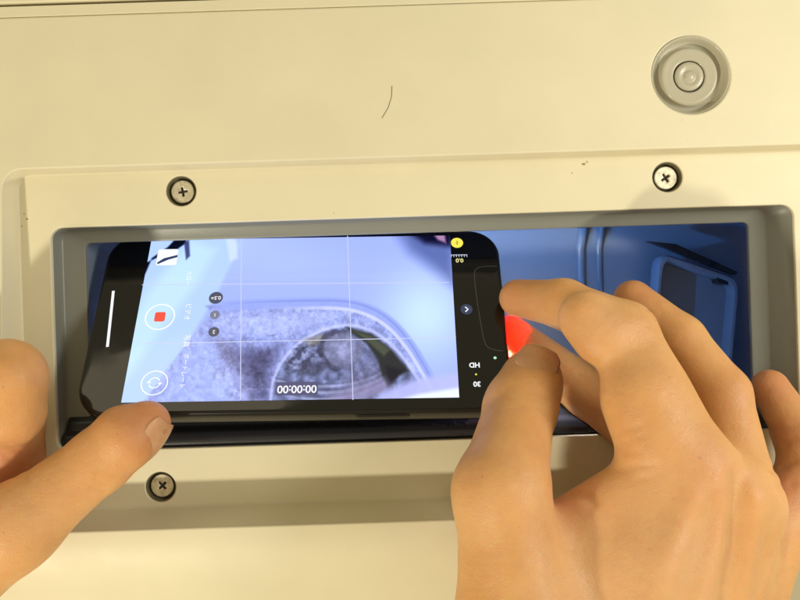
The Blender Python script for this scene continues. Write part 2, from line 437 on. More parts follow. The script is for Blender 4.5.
def vnoise(x, y, seed=0, oct=4, rough=0.55):
    r = np.random.default_rng(seed); out = np.zeros_like(x); amp = 1; tot = 0
    for k in range(oct):
        g_ = r.random((64, 64)); xi = np.floor(x).astype(int); yi = np.floor(y).astype(int); fx = x - xi; fy = y - yi
        fx = fx * fx * (3 - 2 * fx); fy = fy * fy * (3 - 2 * fy)
        a_ = g_[xi % 64, yi % 64]; b_ = g_[(xi + 1) % 64, yi % 64]; c_ = g_[xi % 64, (yi + 1) % 64]; d_ = g_[(xi + 1) % 64, (yi + 1) % 64]
        out += amp * ((a_ * (1 - fx) + b_ * fx) * (1 - fy) + (c_ * (1 - fx) + d_ * fx) * fy); tot += amp; amp *= rough
        x = x * 2.03 + 11.3; y = y * 2.03 + 5.7
    return out / tot
def sm(e0, e1, x): 
    t_ = np.clip((x - e0) / (e1 - e0), 0, 1); return t_ * t_ * (3 - 2 * t_)
def C(*rgb): return np.array(rgb, float) / 255.0
img = np.zeros(X.shape + (3,))
def put(mask, col): 
    global img
    m3 = np.clip(mask, 0, 1)[..., None]; img = img * (1 - m3) + col * m3
def poly(points, soft=1.2):
    """soft mask of a convex or concave polygon in picture space"""
    inside = np.zeros(X.shape, bool); dist = np.full(X.shape, 1e9); n = len(points)
    for i in range(n):
        (x0, y0), (x1, y1) = points[i], points[(i + 1) % n]
        cond = ((y0 > Y) != (y1 > Y)) & (X < (x1 - x0) * (Y - y0) / (y1 - y0 + 1e-9) + x0); inside ^= cond
        tt = np.clip(((X - x0) * (x1 - x0) + (Y - y0) * (y1 - y0)) / ((x1 - x0) ** 2 + (y1 - y0) ** 2 + 1e-9), 0, 1)
        dist = np.minimum(dist, np.hypot(X - x0 - tt * (x1 - x0), Y - y0 - tt * (y1 - y0)))
    return sm(-soft, soft, np.where(inside, dist, -dist))
def pathd(points):
    dist = np.full(X.shape, 1e9)
    for (x0, y0), (x1, y1) in zip(points[:-1], points[1:]):
        tt = np.clip(((X - x0) * (x1 - x0) + (Y - y0) * (y1 - y0)) / ((x1 - x0) ** 2 + (y1 - y0) ** 2), 0, 1)
        dist = np.minimum(dist, np.hypot(X - x0 - tt * (x1 - x0), Y - y0 - tt * (y1 - y0)))
    return dist
def curve(points, n=60):
    """Catmull-Rom through the points"""
    p = np.array(points, float); p = np.vstack([2 * p[0] - p[1], p, 2 * p[-1] - p[-2]]); out = []
    for i in range(1, len(p) - 2):
        for k in range(n // len(points) + 1):
            s = k / (n // len(points) + 1)
            out.append(0.5 * ((2 * p[i]) + (-p[i - 1] + p[i + 1]) * s + (2 * p[i - 1] - 5 * p[i] + 4 * p[i + 1] - p[i + 2]) * s ** 2 + (-p[i - 1] + 3 * p[i] - 3 * p[i + 1] + p[i + 2]) * s ** 3))
    out.append(p[-2]); return [tuple(q) for q in out]

n1 = vnoise(X / 9, Y / 9, 1); n2 = vnoise(X / 2.3, Y / 2.3, 2, 3); n3 = vnoise(X / 4.2, Y / 4.2, 3, 5, .65); n4 = vnoise(X / 26, Y / 26, 4)
# smooth wall of the duct
img[:] = C(158, 172, 232)
put(sm(240, 130, Y - 0 * X) * 0, C(0, 0, 0))
put(0.75 * np.exp(-(((X - 425) / 42) ** 2 + ((Y - 315) / 45) ** 2)), C(196, 222, 255))
put(0.55 * np.exp(-(((X - 300) / 60) ** 2 + ((Y - 262) / 22) ** 2)), C(170, 186, 244))
put(0.6 * sm(300, 235, Y) * sm(330, 225, X), C(176, 192, 246))
# darker upper right corner
put(0.85 * poly([(392, 225), (455, 225), (455, 286), (432, 268), (410, 252)], 11), C(92, 106, 158))
put(0.9 * poly([(398, 225), (455, 225), (450, 246), (425, 243)], 5), C(26, 20, 44))
put(0.85 * poly([(428, 228), (444, 228), (446, 243), (438, 240)], 2), C(190, 150, 190))
# light sheet on the left
left = poly([(120, 232), (228, 232), (240, 245), (232, 262), (214, 300), (190, 338), (150, 400), (120, 410)], 3)
put(left * 0.9, C(172, 196, 250))
put(0.8 * poly([(192, 240), (216, 250), (196, 285), (150, 345), (126, 380), (124, 330), (150, 290)], 8), C(184, 212, 255))
put(0.6 * poly([(226, 238), (236, 240), (238, 258), (230, 262)], 2), C(205, 214, 250))
# lint: body of the clump
rim = curve([(205, 306), (240, 303), (290, 301), (340, 301), (368, 307), (390, 320), (408, 340), (422, 362), (434, 384)])
clump = poly(rim + [(420, 408), (140, 408), (165, 372), (192, 338), (212, 312)], 2.0)
lint = C(160, 171, 228)[None, None] * (0.72 + 0.44 * n3[..., None]) * (0.90 + 0.2 * n2[..., None])
lint = lint + (n1[..., None] - .5) * 0.08
put(clump, lint)
put(0.7 * poly([(150, 408), (170, 372), (196, 340), (222, 330), (215, 370), (235, 408)], 10), C(158, 174, 236) * (0.88 + .2 * n3[..., None]))
put(0.55 * poly([(215, 318), (300, 312), (350, 312), (330, 322), (280, 336), (225, 332)], 6), C(180, 192, 242) * (0.86 + .26 * n3[..., None]))
put(0.8 * poly([(214, 340), (250, 350), (282, 346), (272, 372), (268, 404), (250, 404), (238, 376)], 10), C(100, 100, 138) * (0.7 + .6 * n3[..., None]))
put(0.5 * poly([(244, 352), (272, 350), (266, 384), (256, 388)], 6), C(74, 74, 100) * (0.7 + .6 * n3[..., None]))
for k in range(70):      # loose fibres
    x0 = 205 + RNG.random() * 190; y0 = 312 + RNG.random() * 88; a0 = RNG.random() * 6.3; ln = 3 + 6 * RNG.random()
    cr = [(x0, y0), (x0 + ln * math.cos(a0), y0 + ln * math.sin(a0)), (x0 + ln * (math.cos(a0) + math.cos(a0 + .7)), y0 + ln * (math.sin(a0) + math.sin(a0 + .7)))]
    put(0.16 * clump * sm(.95, .2, pathd(cr)), C(214, 216, 244) if k % 3 else C(86, 86, 116))
# bright rim edge
d_ = pathd([(x, y + 2) for x, y in rim]); put(0.9 * sm(6.2, 4.0, d_) * sm(206, 232, X), C(150, 164, 224))
d2 = pathd([(x - 2, y + 7.5) for x, y in rim]); put(0.85 * sm(2.6, .8, d2) * sm(255, 350, X), C(196, 202, 240))
d3 = pathd(rim); put(0.5 * sm(1.8, .5, d3) * sm(200, 300, X), C(120, 136, 200))
# mouth of the pipe full of dust
mouth = curve([(272, 402), (276, 378), (290, 354), (314, 336), (345, 327), (372, 333), (394, 350), (410, 370), (420, 386)])
mm_ = poly(mouth + [(400, 408), (272, 408)], 1.4)
d4 = pathd(mouth); put(0.6 * sm(4.6, 2.0, d4) * (1 - mm_) * clump, C(196, 200, 238))
ang = np.arctan2(Y - 376, (X - 334) * .75); rad = np.hypot((X - 334) * .75, Y - 376)
sw = 0.5 + 0.5 * np.sin(rad * 0.62 + 3.0 * n1 + 0.8 * n3)
dust = C(134, 142, 184)[None, None] * (0.66 + 0.50 * n3[..., None]) * (0.84 + 0.22 * sw[..., None])
put(mm_, dust)
# dark litter on the left of the mouth, a lump of dust in the middle, layers below
litter = poly([(284, 362), (296, 346), (318, 338), (330, 346), (326, 366), (306, 374), (288, 372)], 4)
spk = vnoise(X / 4.4, Y / 3.2, 9, 3, .6)
put(0.6 * litter * sm(.50, .66, spk), C(66, 66, 84)); put(0.35 * litter * sm(.44, .30, spk), C(196, 200, 226))
put(0.7 * poly([(298, 364), (320, 360), (332, 366), (316, 376), (300, 374)], 3), C(80, 82, 104) * (.7 + .5 * n2[..., None]))
put(0.6 * poly([(302, 340), (324, 334), (332, 338), (312, 346)], 3), C(148, 140, 120))
lr = np.hypot((X - 342) / 21, (Y - 350) / 18) + .35 * (n1 - .5)
put(0.85 * sm(1.08, .92, lr), C(160, 164, 204) * (0.70 + 0.42 * n3[..., None]) * (1.12 - .35 * lr[..., None]))
put(0.6 * sm(.16, .04, np.abs(lr - 1.04)) * sm(352, 332, X), C(64, 64, 84))
for k, off_ in enumerate((0, 6, 12.5)):
    arc = curve([(276 + off_ * .3, 378 + off_ * .8), (300, 383 + off_), (340, 383 + off_), (372, 375 + off_ * .9), (394, 362 + off_)])
    put(0.45 * sm(2.2, .4, pathd(arc) + 2.5 * (n3 - .5)), C(92, 92, 116)); put(0.35 * sm(2.0, .4, pathd([(x, y + 2.6) for x, y in arc]) + 2.0 * (n3 - .5)), C(196, 198, 226))
put(0.5 * poly([(346, 366), (380, 360), (394, 372), (378, 396), (344, 398)], 8), C(118, 118, 150) * (.75 + .5 * n3[..., None]))
dark = poly([(346, 327), (372, 334), (392, 350), (409, 371), (398, 376), (388, 388), (382, 376), (378, 360), (366, 343), (352, 333)], 2)
put(0.95 * dark, C(52, 56, 58)); put(0.8 * poly([(352, 330), (372, 336), (390, 350), (384, 356), (368, 342)], 2), C(92, 98, 84))
put(0.8 * poly([(386, 366), (404, 370), (396, 378), (388, 386)], 3), C(38, 34, 52))
put(0.6 * poly([(330, 394), (385, 378), (395, 388), (360, 404), (330, 404)], 6), C(150, 142, 178))
# bright lower right wall
put(0.92 * poly([(372, 408), (380, 394), (412, 380), (434, 376), (470, 372), (470, 410)], 5), C(176, 180, 232))
put(0.85 * poly([(384, 404), (420, 394), (470, 386), (470, 410), (384, 410)], 3), C(222, 230, 255))
# dark diagonal shadow painted across the upper left corner of the picture
put(0.97 * poly([(120, 262), (148, 262), (158, 257), (176, 250), (186, 243), (186, 234), (180, 234), (168, 247), (152, 258), (146, 272), (140, 282), (120, 282)], 1.2), C(16, 18, 38))
put(0.9 * poly([(184, 242), (189, 240), (190, 256), (186, 260)], 1.2), C(70, 74, 110))
img = np.clip(0.62 + (img - 0.62) * 1.22, 0, 1)
lin_ = np.where(img <= 0.04045, img / 12.92, ((img + .055) / 1.055) ** 2.4)
V = pts.reshape(-1, 3)
ii = (np.arange(NY - 1)[:, None] * NX + np.arange(NX - 1)[None]).ravel()
Fq = np.stack([ii, ii + 1, ii + 1 + NX, ii + NX], 1)
def np_mesh(name, V, Fq):
    me = bpy.data.meshes.new(name); me.vertices.add(len(V)); me.vertices.foreach_set('co', np.ascontiguousarray(V, np.float32).ravel())
    k = Fq.shape[1]
    me.loops.add(Fq.size); me.loops.foreach_set('vertex_index', np.ascontiguousarray(Fq, np.int32).ravel())
    me.polygons.add(len(Fq)); me.polygons.foreach_set('loop_start', (np.arange(len(Fq)) * k).astype(np.int32))
    me.update(calc_edges=True); me.validate(); return me
def set_attr(me, name, rgb):
    at_ = me.color_attributes.new(name, 'FLOAT_COLOR', 'POINT')
    at_.data.foreach_set('color', np.concatenate([rgb, np.ones((len(rgb), 1))], 1).astype(np.float32).ravel())
me = np_mesh('live_view', V, Fq); set_attr(me, 'picture', lin_.reshape(-1, 3))
live = new_obj('live_view', me, M['live'], phone)

# ---- interface marks on the display
def ui(name, pts2, mat, n=0.14, parent=None):
    return new_obj(name, mesh(name, [P(x, y, n) for x, y in pts2], [tuple(range(len(pts2)))]), mat, parent or live, False)
def ui_ring(name, c, r0, r1, mat, n=0.14, a0=0, a1=360, k=48, parent=None):
    V = []; 
    for i in range(k + 1):
        t_ = math.radians(a0 + (a1 - a0) * i / k)
        V += [P(c[0] + r0 * math.cos(t_), c[1] + r0 * math.sin(t_), n), P(c[0] + r1 * math.cos(t_), c[1] + r1 * math.sin(t_), n)]
    return new_obj(name, mesh(name, V, [(2 * i, 2 * i + 1, 2 * i + 3, 2 * i + 2) for i in range(k)]), mat, parent or live, False)
def strip_path(name, P2, wd, mat, n=0.14, parent=None):
    V = []; P2 = [Vector(p) for p in P2]
    for i, p in enumerate(P2):
        t_ = (P2[min(i + 1, len(P2) - 1)] - P2[max(i - 1, 0)]).normalized(); q = Vector((-t_.y, t_.x)) * wd / 2
        V += [P(p.x - q.x, p.y - q.y, n), P(p.x + q.x, p.y + q.y, n)]
    return new_obj(name, mesh(name, V, [(2 * i, 2 * i + 2, 2 * i + 3, 2 * i + 1) for i in range(len(P2) - 1)]), mat, parent or live, False)
def text(name, s, px, py, size, rot, mat, n=0.16, spacing=1.0, parent=None, bold=0.0):
    c = bpy.data.curves.new(name, 'FONT'); c.body = s; c.size = size; c.align_x = 'CENTER'; c.align_y = 'CENTER'; c.space_character = spacing; c.offset = bold
    me = to_mesh(c, name); u, v = on_phone(px, py)
    R_ = Matrix((( E1[0], E2[0], EN[0], 0), (E1[1], E2[1], EN[1], 0), (E1[2], E2[2], EN[2], 0), (0, 0, 0, 1)))
    q = P(u, v, n)
    me.transform(Matrix.Translation(Vector(q)) @ R_ @ Matrix.Rotation(rot, 4, 'Z'))
    return new_obj(name, me, mat, parent or live, False)
S = 1 / 2.81
# framing grid
gl = []
for (a_, b_) in (((241.5, 236), (240.5, 400)), ((347.5, 236), (353, 400)), ((140, 344), (456, 337.5)), ((142, 285), (449, 282.5))):
    strip_path('grid_line', [on_phone(*a_), on_phone(*b_)], 0.30, M['ui_grid'], 0.125)
# record button
c_ = on_phone(160, 317); rb = ui_ring('record_button', c_, 5.0, 5.5, M['ui_white'])
ui('stop_square', rrect(c_[0] - 1.95, c_[0] + 1.95, c_[1] - 2.0, c_[1] + 2.0, .7, 5), M['ui_red'])
# camera flip button
c_ = on_phone(154.5, 383)
ui_ring('flip_button', c_, 4.35, 4.75, M['ui_white']); ui_ring('flip_arrow', c_, 1.75, 2.1, M['ui_white'], a0=20, a1=165); ui_ring('flip_arrow', c_, 1.75, 2.1, M['ui_white'], a0=200, a1=345)
for sg in (1, -1):
    ui('arrow_head', [(c_[0] + sg * 1.15, c_[1] + sg * .1), (c_[0] + sg * 2.7, c_[1] + sg * .1), (c_[0] + sg * 1.95, c_[1] - sg * 1.0)], M['ui_white'])
# last picture
c_ = on_phone(167.5, 256.5)
pv = ui('picture_preview', rrect(c_[0] - 3.9, c_[0] + 3.9, c_[1] - 4.1, c_[1] + 3.3, .8, 5), M['ui_white'])
ui('preview_band', [(c_[0] - 3.6, c_[1] - 2.9), (c_[0] - 1.2, c_[1] - .9), (c_[0] + 3.9, c_[1] + .6), (c_[0] + 3.9, c_[1] - .5), (c_[0] + .6, c_[1] - 1.6), (c_[0] - 3.2, c_[1] - 3.6)], M['ui_navy'], .17)
# zoom choices
for (px, py, r, s, sz) in ((216, 298, 2.6, '0.5×', 2.1), (215, 315, 1.85, '1', 1.9), (214, 332, 2.0, '2', 2.0)):
    ui('zoom_disc', circle(*on_phone(px, py), r, 32), M['ui_disc'] if r > 1.9 else M['ui_soft'] and glow('ui_mid', (.20, .21, .32)), .135)
    text('zoom_text', s, px, py, sz, math.pi, M['ui_white'], bold=.03)
# mode words along the display
text('mode_text', 'ビデオ', 187.5, 312, 2.5, -math.pi / 2, M['ui_white'])
text('mode_text', '写真', 186.5, 341, 2.6, -math.pi / 2, M['ui_white'])
text('mode_text', 'ポートレート', 184, 371, 2.3, -math.pi / 2, M['ui_white'])
text('mode_text', 'スロー', 188.5, 278, 2.3, -math.pi / 2, M['ui_white'])
# timer
c_ = on_phone(297, 389); ui('timer_box', rrect(c_[0] - 7.3, c_[0] + 7.3, c_[1] - 2.4, c_[1] + 2.6, .6, 5), M['ui_box'], .135)
text('timer_text', '00:00:00', 297, 389, 4.0, math.pi, M['ui_white'], bold=.06)
# home bar
strip_path('home_bar', [on_phone(113.5, 291), on_phone(107.5, 347)], 1.0, M['ui_white'], .12)
# right hand controls
c_ = on_phone(457, 243); ui('flash_disc', circle(*c_, 2.35, 32), M['ui_yellow'])
ui('flash_bolt', [(c_[0] - .2, c_[1] + 1.2), (c_[0] + .6, c_[1] + .1), (c_[0] + .1, c_[1] + .1), (c_[0] + .3, c_[1] - 1.2), (c_[0] - .6, c_[1] - .1), (c_[0] - .1, c_[1] - .1)], glow('ui_olive', (.30, .26, .02)), .17)
c_ = on_phone(459, 255.5)
strip_path('ruler', [(c_[0] - 3.1, c_[1] + .2), (c_[0] + 3.1, c_[1] + .2)], .25, M['ui_soft'])
for i in range(7): strip_path('ruler_tick', [(c_[0] - 3 + i, c_[1] + .1), (c_[0] - 3 + i, c_[1] - .75)], .22, M['ui_soft'])
text('exposure_text', '0.0', 459.5, 260.5, 2.4, math.pi, glow('ui_pale_yellow', (.85, .80, .35)), bold=.06)
c_ = on_phone(466.5, 309.5); ui('chevron_disc', circle(*c_, 2.2, 32), glow('ui_slate', (.035, .05, .10)))
strip_path('chevron', [(c_[0] - .45, c_[1] + 1.0), (c_[0] + .6, c_[1]), (c_[0] - .45, c_[1] - 1.0)], .5, M['ui_white'], .17)
text('resolution_text', 'HD', 474.5, 365, 2.6, math.pi, M['ui_white'], bold=.08)
ui('separator_dot', circle(*on_phone(476, 374.5), .35, 16), M['ui_yellow'])
text('rate_text', '30', 477, 384, 2.6, math.pi, M['ui_white'], bold=.08)
ui('camera_dot', circle(*on_phone(495, 358), .55, 16), M['ui_green'])
nt = [on_phone(*q) for q in curve([(497, 266.5), (486, 266.5), (477, 268.5), (474.5, 276), (477, 300), (481, 325), (484, 340), (488, 347.5), (497, 350.5), (503, 351)], 40)]
strip_path('notch_outline', nt, .28, M['ui_dim'], .12)

# ================================================================== HANDS (signed distance fields -> surface nets)
class Field:
    def __init__(s, lo, hi, h):
        s.lo = np.array(lo, float); s.h = h; s.n = np.ceil((np.array(hi) - s.lo) / h).astype(int) + 1
        s.ax = [s.lo[i] + h * np.arange(s.n[i]) for i in range(3)]
    def blank(s): return np.full(s.n, 30.0, np.float32)
    def box(s, lo, hi):
        a = np.clip(np.floor((np.array(lo) - s.lo) / s.h).astype(int), 0, s.n); b = np.clip(np.ceil((np.array(hi) - s.lo) / s.h).astype(int) + 1, 0, s.n)
        return tuple(slice(i, j) for i, j in zip(a, b))
    def pts(s, sl): return np.meshgrid(*[s.ax[i][sl[i]].astype(np.float32) for i in range(3)], indexing='ij')
    def cone(s, a, b, ra, rb, flat=None, pad=14):
        a = np.array(a, float); b = np.array(b, float); r = max(ra, rb) + pad
        sl = s.box(np.minimum(a, b) - r, np.maximum(a, b) + r); x, y, z = s.pts(sl)
        ab = b - a; L = float(ab @ ab) + 1e-9
        px, py, pz = x - a[0], y - a[1], z - a[2]
        t_ = np.clip((px * ab[0] + py * ab[1] + pz * ab[2]) / L, 0, 1)
        qx, qy, qz = px - t_ * ab[0], py - t_ * ab[1], pz - t_ * ab[2]
        if flat is not None:      # (axis, factor): squash the section along an axis
            ax_, f = np.array(flat[0], float), flat[1]; ax_ /= np.linalg.norm(ax_)
            dd = (qx * ax_[0] + qy * ax_[1] + qz * ax_[2]) * (1 / f - 1)
            qx, qy, qz = qx + dd * ax_[0], qy + dd * ax_[1], qz + dd * ax_[2]
        ts = t_ * t_ * (3 - 2 * t_) * .4 + t_ * .6
        return sl, np.sqrt(qx * qx + qy * qy + qz * qz) - (ra + (rb - ra) * ts)
    def add(s, F, prim, k):
        sl, d = prim; F[sl] = smin(F[sl], d.astype(np.float32), k); return F
    def dent(s, F, pts, wd, depth):
        """crease (positive depth) or ridge along a polyline"""
        pts = [np.array(p, float) for p in pts]
        P_ = np.array(pts); sl = s.box(P_.min(0) - 4 * wd, P_.max(0) + 4 * wd); x, y, z = s.pts(sl); dist = np.full(x.shape, 1e9, np.float32)
        n = len(pts) - 1; tt_best = np.zeros_like(dist)
        for i in range(n):
            a, ab = pts[i], pts[i + 1] - pts[i]
            t_ = np.clip(((x - a[0]) * ab[0] + (y - a[1]) * ab[1] + (z - a[2]) * ab[2]) / (ab @ ab + 1e-9), 0, 1)
            dd = np.sqrt((x - a[0] - t_ * ab[0]) ** 2 + (y - a[1] - t_ * ab[1]) ** 2 + (z - a[2] - t_ * ab[2]) ** 2)
            dist = np.minimum(dist, dd)
        F[sl] += depth * np.exp(-(dist / wd) ** 2); return F
def smin(a, b, k):
    if k <= 0: return np.minimum(a, b)
    h = np.clip(0.5 + 0.5 * (b - a) / k, 0, 1); return b + (a - b) * h - k * h * (1 - h)

def surface_net(fld, F):
    s = F < 0; n = np.array(F.shape)
    c = [(i, j, k) for i in (0, 1) for j in (0, 1) for k in (0, 1)]
    def sub(A, o): return A[o[0]:n[0] - 1 + o[0], o[1]:n[1] - 1 + o[1], o[2]:n[2] - 1 + o[2]]
    cnt = sum(sub(s, o).astype(np.int8) for o in c); act = (cnt > 0) & (cnt < 8)
    ids = np.argwhere(act); idx = np.full(act.shape, -1, np.int64); idx[act] = np.arange(len(ids))
    acc = np.zeros((len(ids), 3)); num = np.zeros(len(ids))
    val = {o: F[ids[:, 0] + o[0], ids[:, 1] + o[1], ids[:, 2] + o[2]].astype(float) for o in c}
    for o in c:
        for ax in range(3):
            if o[ax] == 0:
                q = list(o); q[ax] = 1; q = tuple(q); va, vb = val[o], val[q]; cr = (va < 0) != (vb < 0)
                t_ = np.where(cr, va / np.where(cr, va - vb, 1), 0); p = np.tile(np.array(o, float), (len(ids), 1)); p[:, ax] = t_
                acc[cr] += p[cr]; num[cr] += 1
    V = fld.lo + (ids + acc / num[:, None]) * fld.h
    Q = []
    for ax in range(3):
        b_, c2 = (ax + 1) % 3, (ax + 2) % 3
        lo_ = [slice(None)] * 3; hi_ = [slice(None)] * 3; lo_[ax] = slice(0, n[ax] - 1); hi_[ax] = slice(1, n[ax])
        A = s[tuple(lo_)]; B = s[tuple(hi_)]; e = np.argwhere(A != B)
        e = e[(e[:, b_] > 0) & (e[:, c2] > 0) & (e[:, b_] < n[b_] - 1) & (e[:, c2] < n[c2] - 1)]
        up = A[e[:, 0], e[:, 1], e[:, 2]]
        def g_(db, dc):
            q = e.copy(); q[:, b_] -= db; q[:, c2] -= dc; return idx[q[:, 0], q[:, 1], q[:, 2]]
        q = np.stack([g_(1, 1), g_(0, 1), g_(0, 0), g_(1, 0)], 1); q[~up] = q[~up][:, ::-1]; Q.append(q)
    return V, np.concatenate(Q)

def tint(V, red, pale, thin=()):
    o = np.zeros((len(V), 3))
    for ch, lst in ((0, red), (1, pale), (2, thin)):
        for c, r, a_ in lst:
            d2_ = ((V - np.array(c)) ** 2).sum(1); o[:, ch] = np.maximum(o[:, ch], a_ * np.exp(-d2_ / (r * r)))
    return o

def unit(v): v = np.array(v, float); return v / np.linalg.norm(v)

def nail(name, base, fwd, nrm, width, length, radius, parent, lift=0.0, tip=1.6, droop=0.10):
    """curved nail plate: base point on the skin axis, fwd towards the tip, nrm away from the finger"""
    f = unit(fwd); nn = unit(np.array(nrm) - f * np.dot(nrm, f)); sd = np.cross(f, nn)
    def build(nm, v0, v1, mat, par, extra):
        nu, nv = 18, 14; V = []; F = []
        th = width / 2 / radius
        for lay in (0, 1):
            for j in range(nv + 1):
                v = v0 + (v1 - v0) * j / nv; x = v / length
                wd = (1.0 - 0.06 * (1 - x)) * max(0.05, 1 - max(0, (0.34 - x) / .34) ** 2.4) ** 0.5 * (1 - 0.5 * max(0, (x - .72) / .35) ** 2)
                for i in range(nu + 1):
                    a_ = (2 * i / nu - 1) * th * wd
                    bow = -droop * length * (x ** 2) - extra * 0
                    rr_ = radius + lift - (0.55 if lay else 0) + .05 * extra
                    V.append(base + f * (v - 0.9 * (1 - math.cos(a_ * 1.2)) * x) + sd * rr_ * math.sin(a_) + nn * (rr_ * math.cos(a_) + bow))
        N = (nu + 1) * (nv + 1)
        for j in range(nv):
            for i in range(nu):
                a_ = j * (nu + 1) + i; F.append((a_, a_ + 1, a_ + nu + 2, a_ + nu + 1)); F.append((N + a_, N + a_ + nu + 1, N + a_ + nu + 2, N + a_ + 1))
        edge = [i for i in range(nu + 1)] + [(j + 1) * (nu + 1) + nu for j in range(nv)] + [nv * (nu + 1) + i for i in range(nu - 1, -1, -1)] + [j * (nu + 1) for j in range(nv - 1, 0, -1)]
        for a_, b_ in zip(edge, edge[1:] + edge[:1]): F.append((b_, a_, a_ + N, b_ + N))
        o = new_obj(nm, mesh(nm, V, F), mat, par)
        bm = bmesh.new(); bm.from_mesh(o.data); bmesh.ops.recalc_face_normals(bm, faces=bm.faces); bm.to_mesh(o.data); bm.free()
        return o
    a_ = build(name, 0, length, M['nail'], parent, 0)
    if tip > 0: build('nail_edge', length - .15, length + tip, M['nail_tip'], a_, 1)
    return a_

def make_hand(name, label, F, fld, red, pale, base, thin=()):
    V, Q = surface_net(fld, F)
    root = thing(name, base, label, 'hand', None)
    me = np_mesh('skin', V, Q); set_attr(me, 'tint', tint(V, red, pale, thin))
    o = new_obj('skin', me, M['skin'], root)
    s_ = o.modifiers.new('relax', 'SMOOTH'); s_.factor = 0.5; s_.iterations = 2
    return root

# ---------------- right hand
def chain(fld, F, joints, k=2.5):
    for (a, ra), (b, rb) in zip(joints[:-1], joints[1:]): fld.add(F, fld.cone(a, b, ra, rb), k)
    return F
R = dict(
    i_mcp=at(692, 472, 44), i_pip=at(624, 334, 32), i_dip=at(564, 304, 15), i_tip=at(518, 298, 1.5),
    m_mcp=at(730, 492, 40), m_pip=at(648, 436, 10), m_dip=at(590, 394, -5), m_tip=at(510, 336, -12.6),
    r_mcp=at(744, 506, 34), r_pip=at(722, 394, 22), r_dip=at(680, 340, 12), r_tip=at(633, 300, 2),
    p_mcp=at(772, 528, 22), p_pip=at(806, 470, 17), p_dip=at(797, 432, 13), p_tip=at(770, 388, 5),
    t_tip=at(532, 377, 17), t_ip=at(519, 413, 25), t_mcp=at(501, 492, 53), t_cmc=at(520, 640, 57),
    wr=at(600, 760, 56), wu=at(680, 770, 44), arm=at(600, 1000, 78))
fld = Field((2, -250, -36), (164, 28, 112), 0.85)
palm = fld.blank()
for a, b, ra, rb, k in (('i_mcp', 'wr', 13.0, 15, 7), ('m_mcp', 'wr', 12.0, 15, 7), ('r_mcp', 'wu', 11.5, 15, 7), ('p_mcp', 'wu', 11.0, 15, 7),
                        ('t_mcp', 't_cmc', 13.0, 18, 9), ('t_cmc', 'wr', 17, 18, 9)):
    fld.add(palm, fld.cone(R[a], R[b], ra, rb), k)
# web between thumb and index, muscle behind it
fld.add(palm, fld.cone(at(546, 545, 42), at(648, 480, 44), 10, 9.5), 9)
fld.add(palm, fld.cone(at(540, 600, 46), at(640, 560, 48), 14, 13), 10)
fld.add(palm, fld.cone(at(570, 540, 26), at(700, 560, 20), 13, 14), 8)
for a, b in (('wr', 'arm'), ('wu', 'arm')): fld.add(palm, fld.cone(R[a], R[b], 18, 30, pad=20), 14)
fingers = []
def finger(*js):
    F = fld.blank(); chain(fld, F, js); return F
idx_f = finger((R['i_mcp'], 12.5), (R['i_pip'], 10.4), (R['i_dip'], 8.4), (R['i_tip'], 6.8))
fld.add(idx_f, fld.cone(at(585, 318, 34), at(600, 338, 36), 8.6, 8.6), 6)      # pad of the middle phalanx
fld.add(idx_f, fld.cone(at(640, 400, 42), at(655, 440, 44), 12, 12), 8)
mid_f = finger((R['m_mcp'], 12), (R['m_pip'], 10.0), (R['m_dip'], 9.2), (R['m_tip'], 7.8))
rng_f = finger((R['r_mcp'], 11), (R['r_pip'], 9.2), (R['r_dip'], 8.6), (R['r_tip'], 7.2))
pin_f = finger((R['p_mcp'], 11), (R['p_pip'], 8.6), (R['p_dip'], 7.9), (R['p_tip'], 6.6))
thb_f = finger((R['t_mcp'], 13.2), (R['t_ip'], 11.6), (R['t_tip'], 9.6))
fld.add(thb_f, fld.cone(at(522, 402, 22), at(530, 388, 19), 11.4, 10.4), 4)
# creases and wrinkles
fld.dent(palm, [at(556, 494, 55), at(572, 497, 56), at(586, 500, 58)], 1.3, 1.0)
H = smin(palm, idx_f, 6)
for f_, k in ((mid_f, 6), (rng_f, 6), (pin_f, 6), (thb_f, 7)): H = np.minimum(H, smin(palm, f_, k))
def surf(px, py, z0=95, z1=-25):
    """first point of the field H that the photograph's pixel sees"""
    o_ = np.array([0, 0, CAM_H])
    for z in np.arange(z0, z1, -0.4):
        q = at(px, py, z); i = np.round((q - fld.lo) / fld.h).astype(int)
        if (i >= 0).all() and (i < fld.n).all() and H[tuple(i)] < 0: return q
    return None
def wrinkle(pxs, wd, depth):
    q = [surf(*p) for p in pxs]; q = [p for p in q if p is not None]
    if len(q) > 1: fld.dent(H, q, wd, depth)
for w_ in ([(556, 497), (570, 494), (584, 496), (594, 502)],): wrinkle(w_, 1.5, 1.1)
for k_ in range(26):
    x_ = 500 + 200 * random.random(); y_ = 470 + 120 * random.random(); a_ = random.uniform(-.5, .3); l_ = random.uniform(6, 15)
    wrinkle([(x_, y_), (x_ + l_ * math.cos(a_), y_ + l_ * math.sin(a_))], 1.0, .10)
for w_ in ([(612, 447), (622, 441), (634, 437), (646, 436)], [(600, 462), (612, 455), (624, 452), (640, 452)], [(616, 436), (626, 430), (640, 427)], [(606, 452), (616, 447), (630, 444)]): wrinkle(w_, .9, .42)
